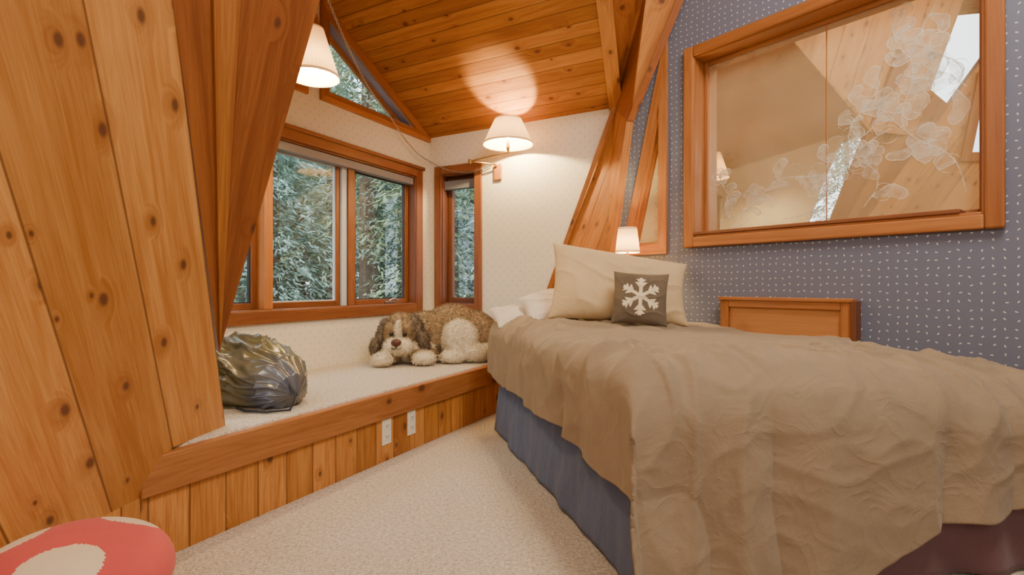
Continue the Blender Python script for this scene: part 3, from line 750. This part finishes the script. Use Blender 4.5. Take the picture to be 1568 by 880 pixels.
# ============================================================ TOADSTOOL
pf=empty('toadstool_stool'); pcn=V((-1.115,1.30,0)); R=.225
M_red=fabric('coral_plush',c4(.70,.10,.095),.04); M_dot=fabric('cream_dot_plush',c4(.84,.68,.47),.04); M_stem=fabric('cream_stem',c4(.80,.7,.55),.05)
dots=[V((.25,.75,.8)),V((.35,-.55,.85)),V((-.6,.0,.7)),V((-.3,-.9,.4)),V((-.9,.6,.3)),V((.9,-.9,.1)),V((-.9,-.7,.2))]
dots=[d.normalized() for d in dots]
NA,NB=180,90
vs=[];fs=[];mi=[]
prof=[]
for j in range(NB+1):
    t=j/NB*math.pi; r=abs(math.sin(t))**.75*R; z=.245+ (.13*math.cos(t) if t<math.pi/2 else .085*math.cos(t)); prof.append((max(r,.0005),z))
for r,z in prof:
    for i in range(NA): a=i/NA*2*math.pi; vs.append(pcn+V((r*math.cos(a),r*math.sin(a),z)))
for j in range(NB):
    for i in range(NA):
        k=(i+1)%NA; fs.append((j*NA+i,(j+1)*NA+i,(j+1)*NA+k,j*NA+k))
        c=(vs[j*NA+i]+vs[(j+1)*NA+k])/2-pcn-V((0,0,.245)); c=V((c.x/R,c.y/R,c.z/.13)).normalized()
        mi.append(1 if any(c.dot(d)>.935 for d in dots) else 0)
mesh('cap',vs,fs,[M_red,M_dot],pf,smooth=True,mi=mi)
lathe('stem',[(.14,.0),(.15,.02),(.13,.10),(.12,.2)],pcn,M_stem,pf,caps=True)
# ============================================================ OUTSIDE
def foliage(name,a,b):
    m=NT(name); tc=m.n('ShaderNodeTexCoord'); oi=m.n('ShaderNodeObjectInfo')
    nz=m.noise(tc.outputs['Object'],1.3,4,.7); n2=m.noise(tc.outputs['Object'],14,2,.6)
    col=m.mix(m.mr(m.math('ADD',m.math('MULTIPLY',nz,.5),m.math('MULTIPLY',n2,.5)),.38,.62),a,b)
    col=m.mix(m.mr(oi.outputs['Random'],.5,1,0,.75),col,c4(.42,.40,.16))
    m.bsdf(col,.8); return m.m
M_leafA=foliage('conifer_needles',c4(.09,.17,.13),c4(.46,.60,.47)); M_bark=flat('bark',c4(.30,.21,.15),.9,6,.3)
def conifer(H=11,n=9000,base=.6,hang=1.7):
    vs=[];fs=[];mi=[]
    for j in range(9):
        z=H*j/8; r=.19*(1-j/8)+.01
        for i in range(8): a=i/8*6.283; vs.append((r*math.cos(a),r*math.sin(a),z))
    for j in range(8):
        for i in range(8): k=(i+1)%8; fs.append((j*8+i,j*8+k,(j+1)*8+k,(j+1)*8+i)); mi.append(1)
    nb=120
    for b in range(nb):
        z=base+ (H-base-.1)*(b/nb); L=hang*(1-(z-base)/(H-base))**.75+.25; a=b*2.4+random.random(); per=n//nb
        for i in range(per):
            t=random.random()**.7; x=L*t; w=.34*L*(1-t*.7)*random.uniform(-1,1)*.8; zz=z-.45*x*x/ max(L,.4)+.12*x-random.random()*.2
            ca,sa=math.cos(a),math.sin(a); c=V((x*ca-w*sa,x*sa+w*ca,zz))
            d=V((ca+random.uniform(-.7,.7),sa+random.uniform(-.7,.7),random.uniform(-.9,.0))).normalized()*random.uniform(.08,.17)
            s_=V((random.uniform(-1,1),random.uniform(-1,1),random.uniform(-.5,.5))).normalized()*.024
            q0=len(vs); vs+= [tuple(c-s_),tuple(c+s_),tuple(c+d+s_*.3),tuple(c+d-s_*.3)]; fs.append((q0,q0+1,q0+2,q0+3)); mi.append(0)
    me=bpy.data.meshes.new('conifer_tree'); me.from_pydata(vs,[],fs); me.materials.append(M_leafA); me.materials.append(M_bark)
    for p,i in zip(me.polygons,mi): p.material_index=i
    return me
cm=[conifer(),conifer(9.5,9000,2.2),conifer(13,8000,5.0)]
nout=V((-.8816,.472,0)); dd=V((.472,.8816,0)); corner=V((-.792,4.925,0))
for dist,step,o0 in [(5.2,2.4,0),(7.2,1.9,.5),(9.2,1.7,.9),(11.2,1.6,.2),(13.4,1.6,1.1),(16,1.6,.4)]:
    t=-10+o0
    while t<18:
        p=corner+nout*(dist+random.uniform(-.4,.4))+dd*(t+random.uniform(-.4,.4))
        o=bpy.data.objects.new('conifer_tree',random.choice(cm)); o.location=(p.x,p.y,-3.2); o.rotation_euler=(0,0,random.random()*6.28)
        COL.objects.link(o); t+=step
for dist,step,o0 in [(4.4,2.0,0),(6.4,1.7,.7),(8.5,1.6,0),(11,1.6,.5)]:
    t=-2+o0
    while t<8:
        p=corner+dd*(dist+random.uniform(-.4,.4))-nout*(t-3.0)
        o=bpy.data.objects.new('conifer_tree',random.choice(cm)); o.location=(p.x,p.y,-3.2); o.rotation_euler=(0,0,random.random()*6.28); COL.objects.link(o); t+=step
mesh('ground_outside',[(-40,-20,-3.2),(30,-20,-3.2),(30,40,-3.2),(-40,40,-3.2)],[(0,1,2,3)],flat('forest_floor',c4(.16,.17,.08),.95,2,.3))
# ============================================================ LIGHT / WORLD / CAMERA
w=bpy.data.worlds.new('World'); scene.world=w; w.use_nodes=True; nt=w.node_tree; bg=nt.nodes['Background']
bg.inputs[0].default_value=(.80,.91,1,1); bg.inputs[1].default_value=5.4
def area(name,loc,tgt,size,en,col):
    l=bpy.data.lights.new(name,'AREA'); l.energy=en; l.size=size; l.color=col; o=bpy.data.objects.new(name,l); o.location=loc
    o.rotation_euler=(V(tgt)-V(loc)).to_track_quat('-Z','Y').to_euler(); COL.objects.link(o)
area('fill_overhead',(1.4,.9,3.6),(.5,2.2,.5),1.0,94,(1,.88,.72))  # added overhead fill to brighten the room, not an actual fixture
area('fill_rear',(.2,-1.6,2.4),(-.2,3.5,1.1),1.4,48,(1,.89,.75))  # added unseen fill behind the camera, stands for no real lamp
cd_=bpy.data.cameras.new('camera'); cam=bpy.data.objects.new('camera',cd_); COL.objects.link(cam); cam.location=(0,0,1); cam.rotation_euler=(math.pi/2,0,0)
cd_.lens=F/1568*36; cd_.sensor_width=36; cd_.shift_y=-.0019; cd_.clip_start=.02
scene.camera=cam
